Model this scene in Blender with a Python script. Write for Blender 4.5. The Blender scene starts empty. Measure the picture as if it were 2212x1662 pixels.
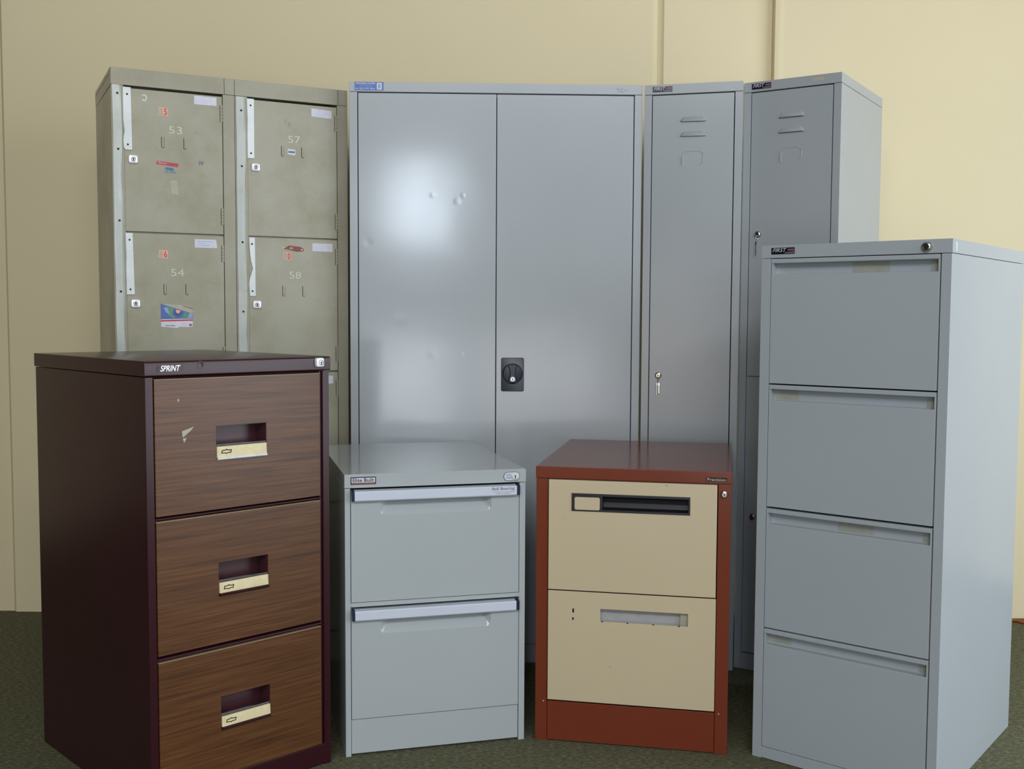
import bpy, bmesh, math, random
from mathutils import Vector, Matrix
random.seed(7)
S = bpy.context.scene
COL = S.collection
R = math.radians

# ------------------------------------------------------------------ materials
def nt(name):
    m = bpy.data.materials.new(name); m.use_nodes = True
    t = m.node_tree; b = t.nodes['Principled BSDF']
    return m, t, b
def N(t, kind, **kw):
    n = t.nodes.new(kind)
    for k, v in kw.items():
        if k in n.inputs.keys(): n.inputs[k].default_value = v
        else: setattr(n, k, v)
    return n
def ramp(t, stops):
    r = t.nodes.new('ShaderNodeValToRGB'); e = r.color_ramp.elements
    while len(e) < len(stops): e.new(0.5)
    for i, (p, c) in enumerate(stops):
        e[i].position = p; e[i].color = (*c, 1)
    return r
def srgb(r, g, b):
    f = lambda c: (c/255/12.92) if c/255 <= .04045 else ((c/255+.055)/1.055)**2.4
    return (f(r), f(g), f(b))
def mul(c, k): return tuple(min(1, x*k) for x in c)
def paint(name, col, rough=.35, vary=.06, bump=.05, bscale=500, metal=0.0, coat=0.0, ior=1.5, wave=0.0):
    m, t, b = nt(name)
    tc = N(t, 'ShaderNodeTexCoord')
    n1 = N(t, 'ShaderNodeTexNoise', Scale=3.0, Detail=5.0)
    t.links.new(tc.outputs['Object'], n1.inputs['Vector'])
    r = ramp(t, [(.3, mul(col, 1-vary)), (.7, mul(col, 1+vary))])
    t.links.new(n1.outputs['Fac'], r.inputs['Fac']); t.links.new(r.outputs['Color'], b.inputs['Base Color'])
    b.inputs['Roughness'].default_value = rough; b.inputs['Metallic'].default_value = metal
    b.inputs['IOR'].default_value = ior
    b.inputs['Coat Weight'].default_value = coat
    if bump:
        n2 = N(t, 'ShaderNodeTexNoise', Scale=float(bscale), Detail=2.0)
        t.links.new(tc.outputs['Object'], n2.inputs['Vector'])
        bp = N(t, 'ShaderNodeBump', Strength=bump, Distance=.0006)
        t.links.new(n2.outputs['Fac'], bp.inputs['Height'])
        last = bp
        if wave:
            n3 = N(t, 'ShaderNodeTexNoise', Scale=4.5, Detail=1.0)
            t.links.new(tc.outputs['Object'], n3.inputs['Vector'])
            b2 = N(t, 'ShaderNodeBump', Strength=wave, Distance=.01)
            t.links.new(n3.outputs['Fac'], b2.inputs['Height']); t.links.new(bp.outputs['Normal'], b2.inputs['Normal'])
            last = b2
        t.links.new(last.outputs['Normal'], b.inputs['Normal'])
    return m
def flat(name, col, rough=.5, metal=0.0):
    m, t, b = nt(name)
    tc = N(t, 'ShaderNodeTexCoord'); n = N(t, 'ShaderNodeTexNoise', Scale=60.0, Detail=3.0)
    t.links.new(tc.outputs['Object'], n.inputs['Vector'])
    r = ramp(t, [(.3, mul(col, .93)), (.7, mul(col, 1.05))])
    t.links.new(n.outputs['Fac'], r.inputs['Fac']); t.links.new(r.outputs['Color'], b.inputs['Base Color'])
    b.inputs['Roughness'].default_value = rough; b.inputs['Metallic'].default_value = metal
    return m
def worn(name, col, dirt, rough=.42):
    m, t, b = nt(name)
    tc = N(t, 'ShaderNodeTexCoord')
    a = N(t, 'ShaderNodeTexNoise', Scale=4.0, Detail=8.0, Roughness=.65)
    t.links.new(tc.outputs['Object'], a.inputs['Vector'])
    r = ramp(t, [(.42, col), (.72, dirt)]); t.links.new(a.outputs['Fac'], r.inputs['Fac'])
    sc = N(t, 'ShaderNodeTexNoise', Scale=90.0, Detail=3.0)
    t.links.new(tc.outputs['Object'], sc.inputs['Vector'])
    r2 = ramp(t, [(.70, (1, 1, 1)), (.78, (.55, .5, .42))]); t.links.new(sc.outputs['Fac'], r2.inputs['Fac'])
    mx = t.nodes.new('ShaderNodeMix'); mx.data_type = 'RGBA'; mx.blend_type = 'MULTIPLY'; mx.inputs[0].default_value = .7
    t.links.new(r.outputs['Color'], mx.inputs[6]); t.links.new(r2.outputs['Color'], mx.inputs[7])
    t.links.new(mx.outputs[2], b.inputs['Base Color'])
    rr = N(t, 'ShaderNodeMapRange'); rr.inputs['To Min'].default_value = rough-.08; rr.inputs['To Max'].default_value = rough+.14
    t.links.new(a.outputs['Fac'], rr.inputs['Value']); t.links.new(rr.outputs['Result'], b.inputs['Roughness'])
    n3 = N(t, 'ShaderNodeTexNoise', Scale=7.0, Detail=2.0); t.links.new(tc.outputs['Object'], n3.inputs['Vector'])
    bp = N(t, 'ShaderNodeBump', Strength=.35, Distance=.008); t.links.new(n3.outputs['Fac'], bp.inputs['Height'])
    t.links.new(bp.outputs['Normal'], b.inputs['Normal'])
    return m
def wood(name, dark, mid, light, rough=.38, off=0.0):
    m, t, b = nt(name)
    tc = N(t, 'ShaderNodeTexCoord'); mp = N(t, 'ShaderNodeMapping')
    mp.inputs['Scale'].default_value = (1.6, 1, 62); mp.inputs['Location'].default_value = (off, off, off*3)
    mp.inputs['Rotation'].default_value = (0, R(1.5), 0)
    t.links.new(tc.outputs['Object'], mp.inputs['Vector'])
    n = N(t, 'ShaderNodeTexNoise', Scale=2.2, Detail=9.0, Roughness=.62, Distortion=.2)
    t.links.new(mp.outputs['Vector'], n.inputs['Vector'])
    mp2 = N(t, 'ShaderNodeMapping'); mp2.inputs['Scale'].default_value = (9, 1, 420)
    t.links.new(tc.outputs['Object'], mp2.inputs['Vector'])
    f = N(t, 'ShaderNodeTexNoise', Scale=1.0, Detail=4.0); t.links.new(mp2.outputs['Vector'], f.inputs['Vector'])
    ad = N(t, 'ShaderNodeMath', operation='MULTIPLY_ADD'); ad.inputs[1].default_value = .42
    t.links.new(f.outputs['Fac'], ad.inputs[0]); t.links.new(n.outputs['Fac'], ad.inputs[2])
    r = ramp(t, [(.48, dark), (.70, mid), (.96, light)]); t.links.new(ad.outputs[0], r.inputs['Fac'])
    t.links.new(r.outputs['Color'], b.inputs['Base Color'])
    b.inputs['Roughness'].default_value = rough
    bp = N(t, 'ShaderNodeBump', Strength=.12, Distance=.0008); t.links.new(f.outputs['Fac'], bp.inputs['Height'])
    t.links.new(bp.outputs['Normal'], b.inputs['Normal'])
    return m

GREY = srgb(176, 186, 188)
M = {}
M['cup'] = paint('grey_cupboard_enamel', srgb(174, 180, 184), .15, .015, .05, 260, wave=.09)
M['locker'] = paint('grey_locker_enamel', srgb(162, 168, 172), .2, .02, .05, 260, wave=.05)
M['four'] = paint('pale_grey_enamel', srgb(170, 178, 184), .2, .02, .07, 320, wave=.03)
M['two'] = paint('mist_grey_enamel', srgb(174, 181, 184), .12, .015, .05, 300)
M['barg'] = paint('pale_handle_enamel', srgb(205, 212, 226), .25, .01, .03, 300)
M['khaki'] = worn('worn_khaki_paint', srgb(167, 165, 147), srgb(146, 141, 115), .3)
M['khaki_frame'] = worn('khaki_frame_paint', srgb(164, 161, 145), srgb(148, 143, 120), .3)
M['strip'] = worn('bare_steel_strip', srgb(232, 238, 240), srgb(206, 212, 208), .22)
M['strip2'] = worn('dull_steel_strip', srgb(198, 204, 200), srgb(176, 180, 170), .26)
M['maroon'] = paint('maroon_enamel', srgb(52, 20, 28), .24, .08, .06, 260, ior=1.42)
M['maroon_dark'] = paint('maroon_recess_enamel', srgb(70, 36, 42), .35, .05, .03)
M['wood'] = wood('walnut_veneer', srgb(62, 36, 18), srgb(90, 56, 29), srgb(112, 74, 42), .34)
M['wood_edge'] = flat('veneer_edge', srgb(160, 140, 110), .5)
M['rust'] = paint('rust_red_enamel', srgb(118, 56, 37), .18, .05, .06, 260, ior=1.4)
M['cream'] = paint('cream_enamel', srgb(203, 188, 156), .38, .02, .06, 360)
M['creamp'] = flat('cream_card', srgb(225, 212, 168), .5)
M['black'] = flat('black_plastic', srgb(26, 26, 34), .35)
M['plate'] = flat('charcoal_plastic', srgb(52, 56, 70), .38)
M['navy'] = flat('navy_end_cap', srgb(30, 32, 66), .4)
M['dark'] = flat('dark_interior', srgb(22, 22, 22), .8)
M['inner'] = flat('galvanised_inner', srgb(172, 172, 172), .5)
M['chrome'] = flat('chrome', srgb(225, 228, 232), .16, 1.0)
M['chromew'] = flat('bright_zinc', srgb(240, 242, 246), .35, .35)
M['brass'] = flat('satin_nickel', srgb(190, 188, 176), .22, 1.0)
M['white'] = flat('white_paper', srgb(212, 212, 226), .6)
M['numpaint'] = flat('pale_number_paint', srgb(214, 218, 196), .6)
M['pink'] = flat('faded_pink_paper', srgb(226, 178, 158), .6)
M['pinkd'] = flat('pink_ghost_print', srgb(212, 158, 138), .6)
M['red'] = flat('red_print', srgb(196, 50, 50), .5)
M['redtape'] = flat('red_tape', srgb(190, 70, 92), .45)
M['tornred'] = flat('torn_red_paper', srgb(140, 84, 76), .6)
M['blue'] = flat('blue_sticker', srgb(56, 96, 176), .4)
M['blue2'] = flat('blue_print', srgb(60, 120, 160), .5)
M['pale'] = flat('pale_sticker', srgb(178, 176, 158), .6)
M['orange'] = flat('orange_stripe', srgb(206, 120, 60), .45)
M['logok'] = flat('black_logo_plate', srgb(24, 22, 40), .3)
M['logog'] = flat('grey_logo_print', srgb(96, 104, 112), .4)
M['logor'] = flat('dull_red_print', srgb(150, 90, 92), .4)
M['slot'] = flat('slot_shadow_gap', srgb(40, 38, 32), .8)
M['greyink'] = flat('grey_ink', srgb(96, 104, 120), .6)
M['tape'] = flat('beige_masking_tape', srgb(176, 172, 150), .5)
M['tape2'] = flat('greyed_tape', srgb(160, 162, 152), .5)
M['sgreen'] = flat('green_print', srgb(92, 152, 118), .5)
M['sblue'] = flat('swirl_blue_print', srgb(80, 108, 176), .5)
M['spale'] = flat('pale_blue_print', srgb(140, 168, 196), .5)
M['spurple'] = flat('purple_print', srgb(84, 80, 140), .5)
M['stain'] = flat('rust_scratch', srgb(168, 142, 116), .6)
M['cord'] = flat('orange_cord_rubber', srgb(170, 84, 34), .5)
M['frame'] = flat('aluminium_frame', srgb(120, 120, 118), .4, .6)

def wallmat():
    m, t, b = nt('cream_plaster')
    tc = N(t, 'ShaderNodeTexCoord')
    n = N(t, 'ShaderNodeTexNoise', Scale=1.2, Detail=4.0); t.links.new(tc.outputs['Object'], n.inputs['Vector'])
    c = srgb(220, 207, 170)
    r = ramp(t, [(.3, mul(c, .97)), (.7, mul(c, 1.03))]); t.links.new(n.outputs['Fac'], r.inputs['Fac'])
    # sparse little scuffs
    v = N(t, 'ShaderNodeTexNoise', Scale=38.0, Detail=1.0); t.links.new(tc.outputs['Object'], v.inputs['Vector'])
    r2 = ramp(t, [(.835, (1, 1, 1)), (.86, (.7, .66, .56))]); t.links.new(v.outputs['Fac'], r2.inputs['Fac'])
    mx = t.nodes.new('ShaderNodeMix'); mx.data_type = 'RGBA'; mx.blend_type = 'MULTIPLY'; mx.inputs[0].default_value = 1
    t.links.new(r.outputs['Color'], mx.inputs[6]); t.links.new(r2.outputs['Color'], mx.inputs[7])
    t.links.new(mx.outputs[2], b.inputs['Base Color']); b.inputs['Roughness'].default_value = .62
    f = N(t, 'ShaderNodeTexNoise', Scale=160.0, Detail=3.0); t.links.new(tc.outputs['Object'], f.inputs['Vector'])
    bp = N(t, 'ShaderNodeBump', Strength=.06, Distance=.001); t.links.new(f.outputs['Fac'], bp.inputs['Height'])
    t.links.new(bp.outputs['Normal'], b.inputs['Normal'])
    return m
def carpetmat():
    m, t, b = nt('green_grey_carpet')
    tc = N(t, 'ShaderNodeTexCoord')
    mp = N(t, 'ShaderNodeMapping'); mp.inputs['Scale'].default_value = (1, 2.2, 1); t.links.new(tc.outputs['Object'], mp.inputs['Vector'])
    n = N(t, 'ShaderNodeTexNoise', Scale=70.0, Detail=5.0, Roughness=.7); t.links.new(mp.outputs['Vector'], n.inputs['Vector'])
    r = ramp(t, [(.3, srgb(68, 70, 52)), (.5, srgb(100, 101, 78)), (.68, srgb(136, 132, 108))])
    t.links.new(n.outputs['Fac'], r.inputs['Fac']); t.links.new(r.outputs['Color'], b.inputs['Base Color'])
    b.inputs['Roughness'].default_value = .95; b.inputs['Specular IOR Level'].default_value = .1
    f = N(t, 'ShaderNodeTexNoise', Scale=320.0, Detail=3.0); t.links.new(tc.outputs['Object'], f.inputs['Vector'])
    bp = N(t, 'ShaderNodeBump', Strength=.7, Distance=.004); t.links.new(f.outputs['Fac'], bp.inputs['Height'])
    t.links.new(bp.outputs['Normal'], b.inputs['Normal'])
    return m
M['wall'] = wallmat(); M['carpet'] = carpetmat()
M['ceil'] = flat('grey_ceiling', srgb(150, 148, 138), .8)
M['wall3'] = flat('dark_brown_wall_paint', srgb(48, 40, 34), .8)
M['wall2'] = flat('tan_wall_paint', srgb(150, 136, 112), .7)

# ------------------------------------------------------------------ mesh building (millimetres: u across from the left edge, y into the thing, z up)
_tcache = {}
def text_mesh(s):
    if s in _tcache: return _tcache[s]
    cu = bpy.data.curves.new('t', 'FONT'); cu.body = s; cu.offset = -.014 if s.isdigit() and len(s) == 2 else (0 if s == 'FIRST' else .012); cu.resolution_u = 3
    o = bpy.data.objects.new('t', cu); COL.objects.link(o)
    bpy.context.view_layer.update()
    me = bpy.data.meshes.new_from_object(o.evaluated_get(bpy.context.evaluated_depsgraph_get()))
    vs = [v.co.copy() for v in me.vertices]; fs = [tuple(p.vertices) for p in me.polygons]
    bpy.data.objects.remove(o); bpy.data.curves.remove(cu); bpy.data.meshes.remove(me)
    x0 = min(v.x for v in vs); x1 = max(v.x for v in vs); y0 = min(v.y for v in vs); y1 = max(v.y for v in vs)
    vs = [((v.x-x0)/(x1-x0), (v.y-y0)/(y1-y0)) for v in vs]
    _tcache[s] = (vs, fs); return _tcache[s]

class MB:
    def __init__(self, w=0): self.w = w; self.v = []; self.f = []; self.fm = []; self.mats = []
    def mi(self, m):
        m = M[m]
        if m not in self.mats: self.mats.append(m)
        return self.mats.index(m)
    def add(self, vs, fs, m):
        o = len(self.v); self.v += [tuple(v) for v in vs]; k = self.mi(m)
        for f in fs: self.f.append(tuple(i+o for i in f)); self.fm.append(k)
        return self
    def box(self, x0, x1, y0, y1, z0, z1, m):
        vs = [(x, y, z) for z in (z0, z1) for y in (y0, y1) for x in (x0, x1)]
        return self.add(vs, [(0, 2, 3, 1), (4, 5, 7, 6), (0, 1, 5, 4), (2, 6, 7, 3), (0, 4, 6, 2), (1, 3, 7, 5)], m)
    def prism(self, poly, y0, y1, m):
        n = len(poly)
        vs = [(x, y0, z) for x, z in poly]+[(x, y1, z) for x, z in poly]
        fs = [tuple(range(n)), tuple(range(2*n-1, n-1, -1))]+[(i, n+i, n+(i+1) % n, (i+1) % n) for i in range(n)]
        return self.add(vs, fs, m)
    def xprism(self, poly, x0, x1, m):           # poly of (y,z) swept along x
        n = len(poly)
        vs = [(x0, y, z) for y, z in poly]+[(x1, y, z) for y, z in poly]
        fs = [tuple(range(n)), tuple(range(2*n-1, n-1, -1))]+[(i, n+i, n+(i+1) % n, (i+1) % n) for i in range(n)]
        return self.add(vs, fs, m)
    def rings(self, rings, m, cap0=False, cap1=True):   # loft of equal-length 3d rings
        n = len(rings[0]); vs = [p for r in rings for p in r]; fs = []
        for k in range(len(rings)-1):
            a = k*n; b = a+n
            fs += [(a+i, a+(i+1) % n, b+(i+1) % n, b+i) for i in range(n)]
        if cap0: fs.append(tuple(range(n)))
        if cap1: fs.append(tuple(range(len(vs)-n, len(vs))))
        return self.add(vs, fs, m)
    def dome(self, x, z, prof, m, n=28, sx=1.0):   # prof: (radius, y) from the back to the front
        rs = [[(x+r*sx*math.cos(2*math.pi*i/n), y, z+r*math.sin(2*math.pi*i/n)) for i in range(n)] for r, y in prof]
        return self.rings(rs, m, True, True)
    def torus(self, x, y, z, r, a, m, axis='y', n=24, k=8):
        rs = []
        for i in range(n):
            t = 2*math.pi*i/n; ring = []
            for j in range(k):
                p = 2*math.pi*j/k; rr = r+a*math.cos(p); h = a*math.sin(p)
                ring.append((x+rr*math.cos(t), y+h, z+rr*math.sin(t)) if axis == 'y' else (x+h, y+rr*math.cos(t), z+rr*math.sin(t)))
            rs.append(ring)
        rs.append(rs[0]); return self.rings(rs, m, False, False)
    def tube(self, pts, r, m, k=8):
        rs = []
        P = [Vector(p) for p in pts]
        for i, p in enumerate(P):
            d = (P[min(i+1, len(P)-1)]-P[max(i-1, 0)]).normalized()
            a = d.orthogonal().normalized() if abs(d.z) < .9 else Vector((1, 0, 0))
            if abs(d.z) < .9: a = d.cross(Vector((0, 0, 1))).normalized()
            b = d.cross(a).normalized()
            rs.append([tuple(p+a*r*math.cos(2*math.pi*j/k)+b*r*math.sin(2*math.pi*j/k)) for j in range(k)])
        return self.rings(rs, m, True, True)
    def text(self, s, x0, x1, z0, z1, y, m, shear=0.0, up=0.0):
        vs, fs = text_mesh(s)
        return self.add([(x0+(x1-x0)*a+shear*(z1-z0)*b, y, z0+(z1-z0)*b+up*a) for a, b in vs], fs, m)
    def plate(self, x0, x1, z0, z1, holes, y0, y1, m, reveal=None):
        """front sheet with cut-outs, thickness y0..y1"""
        bm = bmesh.new(); loops = [[(x0, z0), (x1, z0), (x1, z1), (x0, z1)]]+holes
        es = []
        for lp in loops:
            vv = [bm.verts.new((x, 0, z)) for x, z in lp]
            es += [bm.edges.new((vv[i], vv[(i+1) % len(vv)])) for i in range(len(vv))]
        bmesh.ops.triangle_fill(bm, use_beauty=True, use_dissolve=False, edges=es)
        bm.verts.index_update(); vs = [v.co.copy() for v in bm.verts]; fs = [tuple(v.index for v in f.verts) for f in bm.faces]
        bm.free()
        self.add([(v.x, y0, v.z) for v in vs], fs, m); self.add([(v.x, y1, v.z) for v in vs], fs, m)
        for k, lp in enumerate(loops):
            n = len(lp); q = [(x, y0, z) for x, z in lp]+[(x, y1, z) for x, z in lp]
            self.add(q, [(i, (i+1) % n, n+(i+1) % n, n+i) for i in range(n)], (reveal or m) if k else m)
        return self
    def build(self, name, parent=None, bevel=0.0, label=None, unit=.001, weld=True, smooth=True):
        me = bpy.data.meshes.new(name)
        h = self.w/2
        me.from_pydata([((x-h)*unit, y*unit, z*unit) for x, y, z in self.v], [], self.f)
        for m in self.mats: me.materials.append(m)
        me.polygons.foreach_set('material_index', self.fm)
        bm = bmesh.new(); bm.from_mesh(me)
        if weld: bmesh.ops.remove_doubles(bm, verts=bm.verts, dist=1e-6)
        bmesh.ops.recalc_face_normals(bm, faces=bm.faces)
        bm.to_mesh(me); bm.free()
        if smooth:
            me.polygons.foreach_set('use_smooth', [True]*len(me.polygons)); me.set_sharp_from_angle(angle=R(32))
        o = bpy.data.objects.new(name, me); COL.objects.link(o)
        if parent: o.parent = parent
        if label: o['label'] = label
        if bevel:
            md = o.modifiers.new('edge_round', 'BEVEL'); md.width = bevel*.001; md.segments = 2; md.limit_method = 'ANGLE'; md.angle_limit = R(40)
            md.harden_normals = True; md.use_clamp_overlap = True
        return o

def rrect(x0, x1, z0, z1, r, n=5):
    out = []
    for cx, cz, a0 in ((x1-r, z1-r, 0), (x0+r, z1-r, 90), (x0+r, z0+r, 180), (x1-r, z0+r, 270)):
        for i in range(n+1):
            a = R(a0+90*i/n); out.append((cx+r*math.cos(a), cz+r*math.sin(a)))
    return out
def rect(x0, x1, z0, z1): return [(x0, z0), (x1, z0), (x1, z1), (x0, z1)]

def thing(name, label, cat, x, y, yaw, sc=(1, 1, 1), group=None):
    o = bpy.data.objects.new(name, None); COL.objects.link(o); o.empty_display_size = .1
    o.location = (x, y, 0); o.rotation_euler = (0, 0, R(yaw)); o.scale = sc; o['label'] = label; o['category'] = cat
    if group: o['group'] = group
    return o

def carcass(root, w, d, h, sl, sr, top, m, kick=0, rails=(), bot=0, bev=.9, y0=0, mid=()):
    """sheet-metal body: sides with front stiles, back, bottom, rails"""
    b = MB(w); T = 12
    b.box(0, sl, y0, d, bot, top, m); b.box(w-sr, w, y0, d, bot, top, m)
    b.box(sl, w-sr, d-T, d, bot, top, m)
    b.box(sl, w-sr, 30, d-T, bot+10, bot+22, m)
    b.box(sl, w-sr, y0+24, d-T, top-8, top, m)
    for z0, z1, yy in rails: b.box(sl, w-sr, yy, yy+30, z0, z1, m)
    for x0, x1 in mid: b.box(x0, x1, y0, d-T, bot, top, m)
    # dark lining just behind the fronts, the unlit inside of the case
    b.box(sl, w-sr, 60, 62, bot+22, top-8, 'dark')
    return b.build('body', root, bev)

def lock_round(root, x, z, r, m='chrome', y=0, key=True, name='lock', prot=7):
    b = MB(root_w[root.name])
    b.dome(x, z, [(r*1.08, y+1), (r*1.08, y-1), (r, y-prot*.55), (r*.86, y-prot*.9), (r*.62, y-prot), (r*.6, y-prot+.8), (.1, y-prot+.8)], m)
    b.dome(x, z, [(r*.2, y-prot+1), (r*.2, y-prot+.4), (.05, y-prot+.4)], 'black', 12)
    b.box(x-r*.07, x+r*.07, y-prot+.35, y-prot+1, z-r*.5, z+r*.1, 'black')
    return b.build(name, root)
root_w = {}
def reg(o, w): root_w[o.name] = w; return o

def logo_first(root, w, x0, x1, z0, z1, y, up=0):
    b = MB(w)
    b.prism(rrect(x0, x1, z0, z1, 1.2, 3), y-.6, y, 'logok')
    W, H = x1-x0, z1-z0
    b.prism([(x0+W*.56, z0+H*.08), (x1-1, z0+H*.08), (x1-1, z0+H*.42), (x0+W*.58, z0+H*.3)], y-.75, y-.6, 'logog')
    b.prism([(x0+W*.68, z0+H*.52), (x1-1, z0+H*.52), (x1-1, z0+H*.8), (x0+W*.72, z0+H*.8)], y-.75, y-.6, 'logor')
    b.text('FIRST', x0+W*.06, x0+W*.60, z0+H*.34, z0+H*.92, y-.9, 'white', .35)
    return b.build('badge', root, label='black badge reading FIRST in slanted white letters')

# ------------------------------------------------------------------ khaki two-column locker
def build_khaki():
    w, h, d = 702, 1815, 400
    r = reg(thing('locker', 'worn khaki two-column locker with numbered doors, at the left of the back row', 'locker', -.838, 3.281, 26.87, (1.003, 1, 1.0028)), w)
    b = MB(w); T = 8
    y0 = 0
    for x0, x1 in ((0, 34), (315, 349.5), (350.7, 388), (669, 702)): b.box(x0, x1, 0, 30, 0, 1766, 'khaki_frame')
    b.box(0, 5, 30, d, 0, 1766, 'khaki_frame'); b.box(w-5, w, 30, d, 0, 1766, 'khaki_frame')
    b.box(348, 354, 30, d, 0, 1766, 'khaki_frame'); b.box(5, w-5, d-5, d, 0, 1766, 'khaki_frame')
    for x0, x1 in ((34, 315), (388, 669)):
        b.box(x0, x1, 4, 30, 0, 95, 'khaki_frame')
        for k in range(1, 4): b.box(x0, x1, 14, 34, 1766-k*416-7, 1766-k*416+3, 'khaki_frame')
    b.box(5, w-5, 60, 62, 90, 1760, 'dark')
    b.build('body', r, .8)
    b = MB(w)                                          # head rail in folded lengths, with the seams between them
    for x0, x1 in ((0, 319.2), (320.4, 349.4), (350.6, 671.4), (672.6, 702)):
        b.box(x0, x1, 0, 28, 1767, 1815, 'khaki_frame')
    b.box(0, w, 28, d, 1800, 1815, 'khaki_frame'); b.box(0, 4, 28, d, 1767, 1800, 'khaki_frame'); b.box(w-4, w, 28, d, 1767, 1800, 'khaki_frame')
    b.build('top_panel', r, .6)
    # bent steel protector strips on the stiles
    for x0, x1, zt in ((4, 26, 1766), (355, 379, 1765)):
        b = MB(w); n = 26; secs = []
        for i in range(n+1):
            z = zt-i*(zt-100)/n; j = 1.6*math.sin(i*1.9+x0)+1.1*math.sin(i*.77)
            k = 2.2 if i % 7 == 4 else 0
            secs.append([(x0+j*.4, 0, z), (x0+j*.4-.6, -2.2, z), (x0+3, -3.2, z), (x1-3-k, -2.4-k*.5, z), (x1+j*.5-k, -5.0+abs(j)*.5, z), (x1+j*.5-k+1, -4.2, z), (x1+j*.3, 0, z)])
        b.rings(secs, 'strip2', True, True)
        st = b.build('edge_strip', r, label='pale bent metal strip screwed to the stile')
        for zz in ((1742, 1584, 1380, 1176, 960, 700) if x0 < 100 else (1724, 1558, 1330, 1120, 930, 690)):
            b = MB(w); b.dome((x0+x1)/2+2, zz, [(3.2, -2.4), (3.2, -3.6), (2.0, -4.4), (.1, -4.4)], 'slot', 10)
            b.build('screw', st)
    nums = [['53', '54', '55', '56'], ['57', '58', '59', '60']]
    for c, (dx0, dx1) in enumerate(((34.5, 313.2), (388.5, 667.2))):
        for k in range(4):
            zt = 1762.5-k*416; zb = zt-411.5; ox = dx0-34.5
            b = MB(w); b.box(dx0, dx1, 2, 17, zb, zt-(3 if k == 0 else .5), 'khaki')
            # folded name-card clips
            sz = zt-134 if k == 0 else zt-146
            for sx in (138, 201):
                b.box(ox+sx-1.3, ox+sx+.4, 1.6, 3, sz-31, sz, 'slot'); b.box(ox+sx, ox+sx+7, 1.6, 3, sz-32.5, sz-31, 'slot')
                b.box(ox+sx+.4, ox+sx+6.5, .6, 2.2, sz-30, sz-1, 'khaki')
            b.box(ox+144.5, ox+145.5, 1.6, 3, sz-30, sz-1, 'slot')
            dr = b.build('door', r, .8)
            hid = (c == 0 and k >= 2) or (c == 1 and k >= 3)
            # lock-side protector
            b = MB(w); xs0, xs1 = (dx0-2, dx0+18); zt2, zb2 = zt-1, zt-179
            if c == 1 and k == 1:
                L = [(xs0+2, zt2), (xs0+4, zt2-40), (xs0+8, zt2-75), (xs0+13, zt2-94), (xs0+9, zt2-108), (xs0+3, zt2-125), (xs0+1, zt2-140), (xs0+3, zb2)]
            elif c == 0 and k == 0:
                L = [(xs0, zt2), (xs0-.5, zt2-90), (xs0+2.5, zt2-125), (xs0-1, zt2-150), (xs0, zb2+8), (xs0+4, zb2)]
            else: L = [(xs0, zt2), (xs0+1.5, zt2-60), (xs0+.5, zt2-110), (xs0+1, zb2)]
            b.prism([(xs1+(1.5 if k == 0 else 0), zt2)]+L+[(xs1+(3 if c == 0 else 1), zb2)], -2.2, 1.9, 'strip')
            for zz in (zt2-20, zb2+15): b.dome(xs0+11, zz, [(2.9, -2), (2.9, -3), (.1, -3.2)], 'slot', 10)
            b.build('strike_plate', dr, .5, label='bright metal plate screwed to the door edge')
            # square lock
            b = MB(w); lx = dx0+23; lz = zt-205
            sq = lambda q, y: [(x, y, z) for x, z in rrect(lx-q, lx+q, lz-q*.96, lz+q*.96, q*.42, 4)]
            b.rings([sq(12.8, 3), sq(12.8, -2), sq(11.4, -4.6), sq(9.6, -5.2)], 'chromew', True, True)
            b.torus(lx, -5.2, lz, 5.6, .8, 'greyink'); b.dome(lx, lz+1, [(2.7, -5), (2.7, -5.9), (.1, -5.9)], 'black', 12)
            b.box(lx-1.1, lx+1.1, -5.9, -5, lz-4.6, lz+1, 'black')
            b.build('lock', dr, label='square bright lock')
            for hz in (zt-28, zb+78):
                b = MB(w)
                for q in range(5): b.box(dx1-6, dx1+1, .2, 2.4, hz-q*10-9.4, hz-q*10-.3, 'khaki_frame')
                b.box(dx1-7.2, dx1-6, 1.2, 2.4, hz-50, hz, 'slot')
                b.build('hinge', dr, .4)
            if hid: continue
            nz = zt-112.5
            if True:
                b = MB(w); b.text(nums[c][k], ox+159, ox+196, nz-10.5, nz+10.5, 1.75, 'numpaint')
                b.build('painted_number', dr, smooth=False, label='pale painted number '+nums[c][k])
            # white card near the top hinge corner
            px0, px1, pz = (232, 297, zt-7) if (c, k) == (0, 0) else (228, 294, zt-12)
            if c == 1: px0, px1 = 586-353.5, 651-353.5
            b = MB(w); sl = 0 if (c, k) != (1, 0) else -3
            b.prism([(ox+px0, pz-25), (ox+px1, pz-25+sl), (ox+px1-(3 if k == 1 and c == 0 else 0), pz+sl), (ox+px0, pz)], 1.3, 2, 'white')
            if (c, k) == (0, 1):
                for q, (a0, a1) in enumerate(((8, 52), (8, 30), (8, 44))): b.box(ox+px0+a0, ox+px0+a1, 1.2, 1.4, pz-7-q*6, pz-5.6-q*6, 'spale')
            b.build('paper_label', dr, smooth=False)
            if k >= 2: continue
            tag = {(0, 0): ('8', '5', 143, -61), (0, 1): ('8', '6', 137, -59), (1, 1): ('9', '0', 505-353.5, -54)}.get((c, k))
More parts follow.
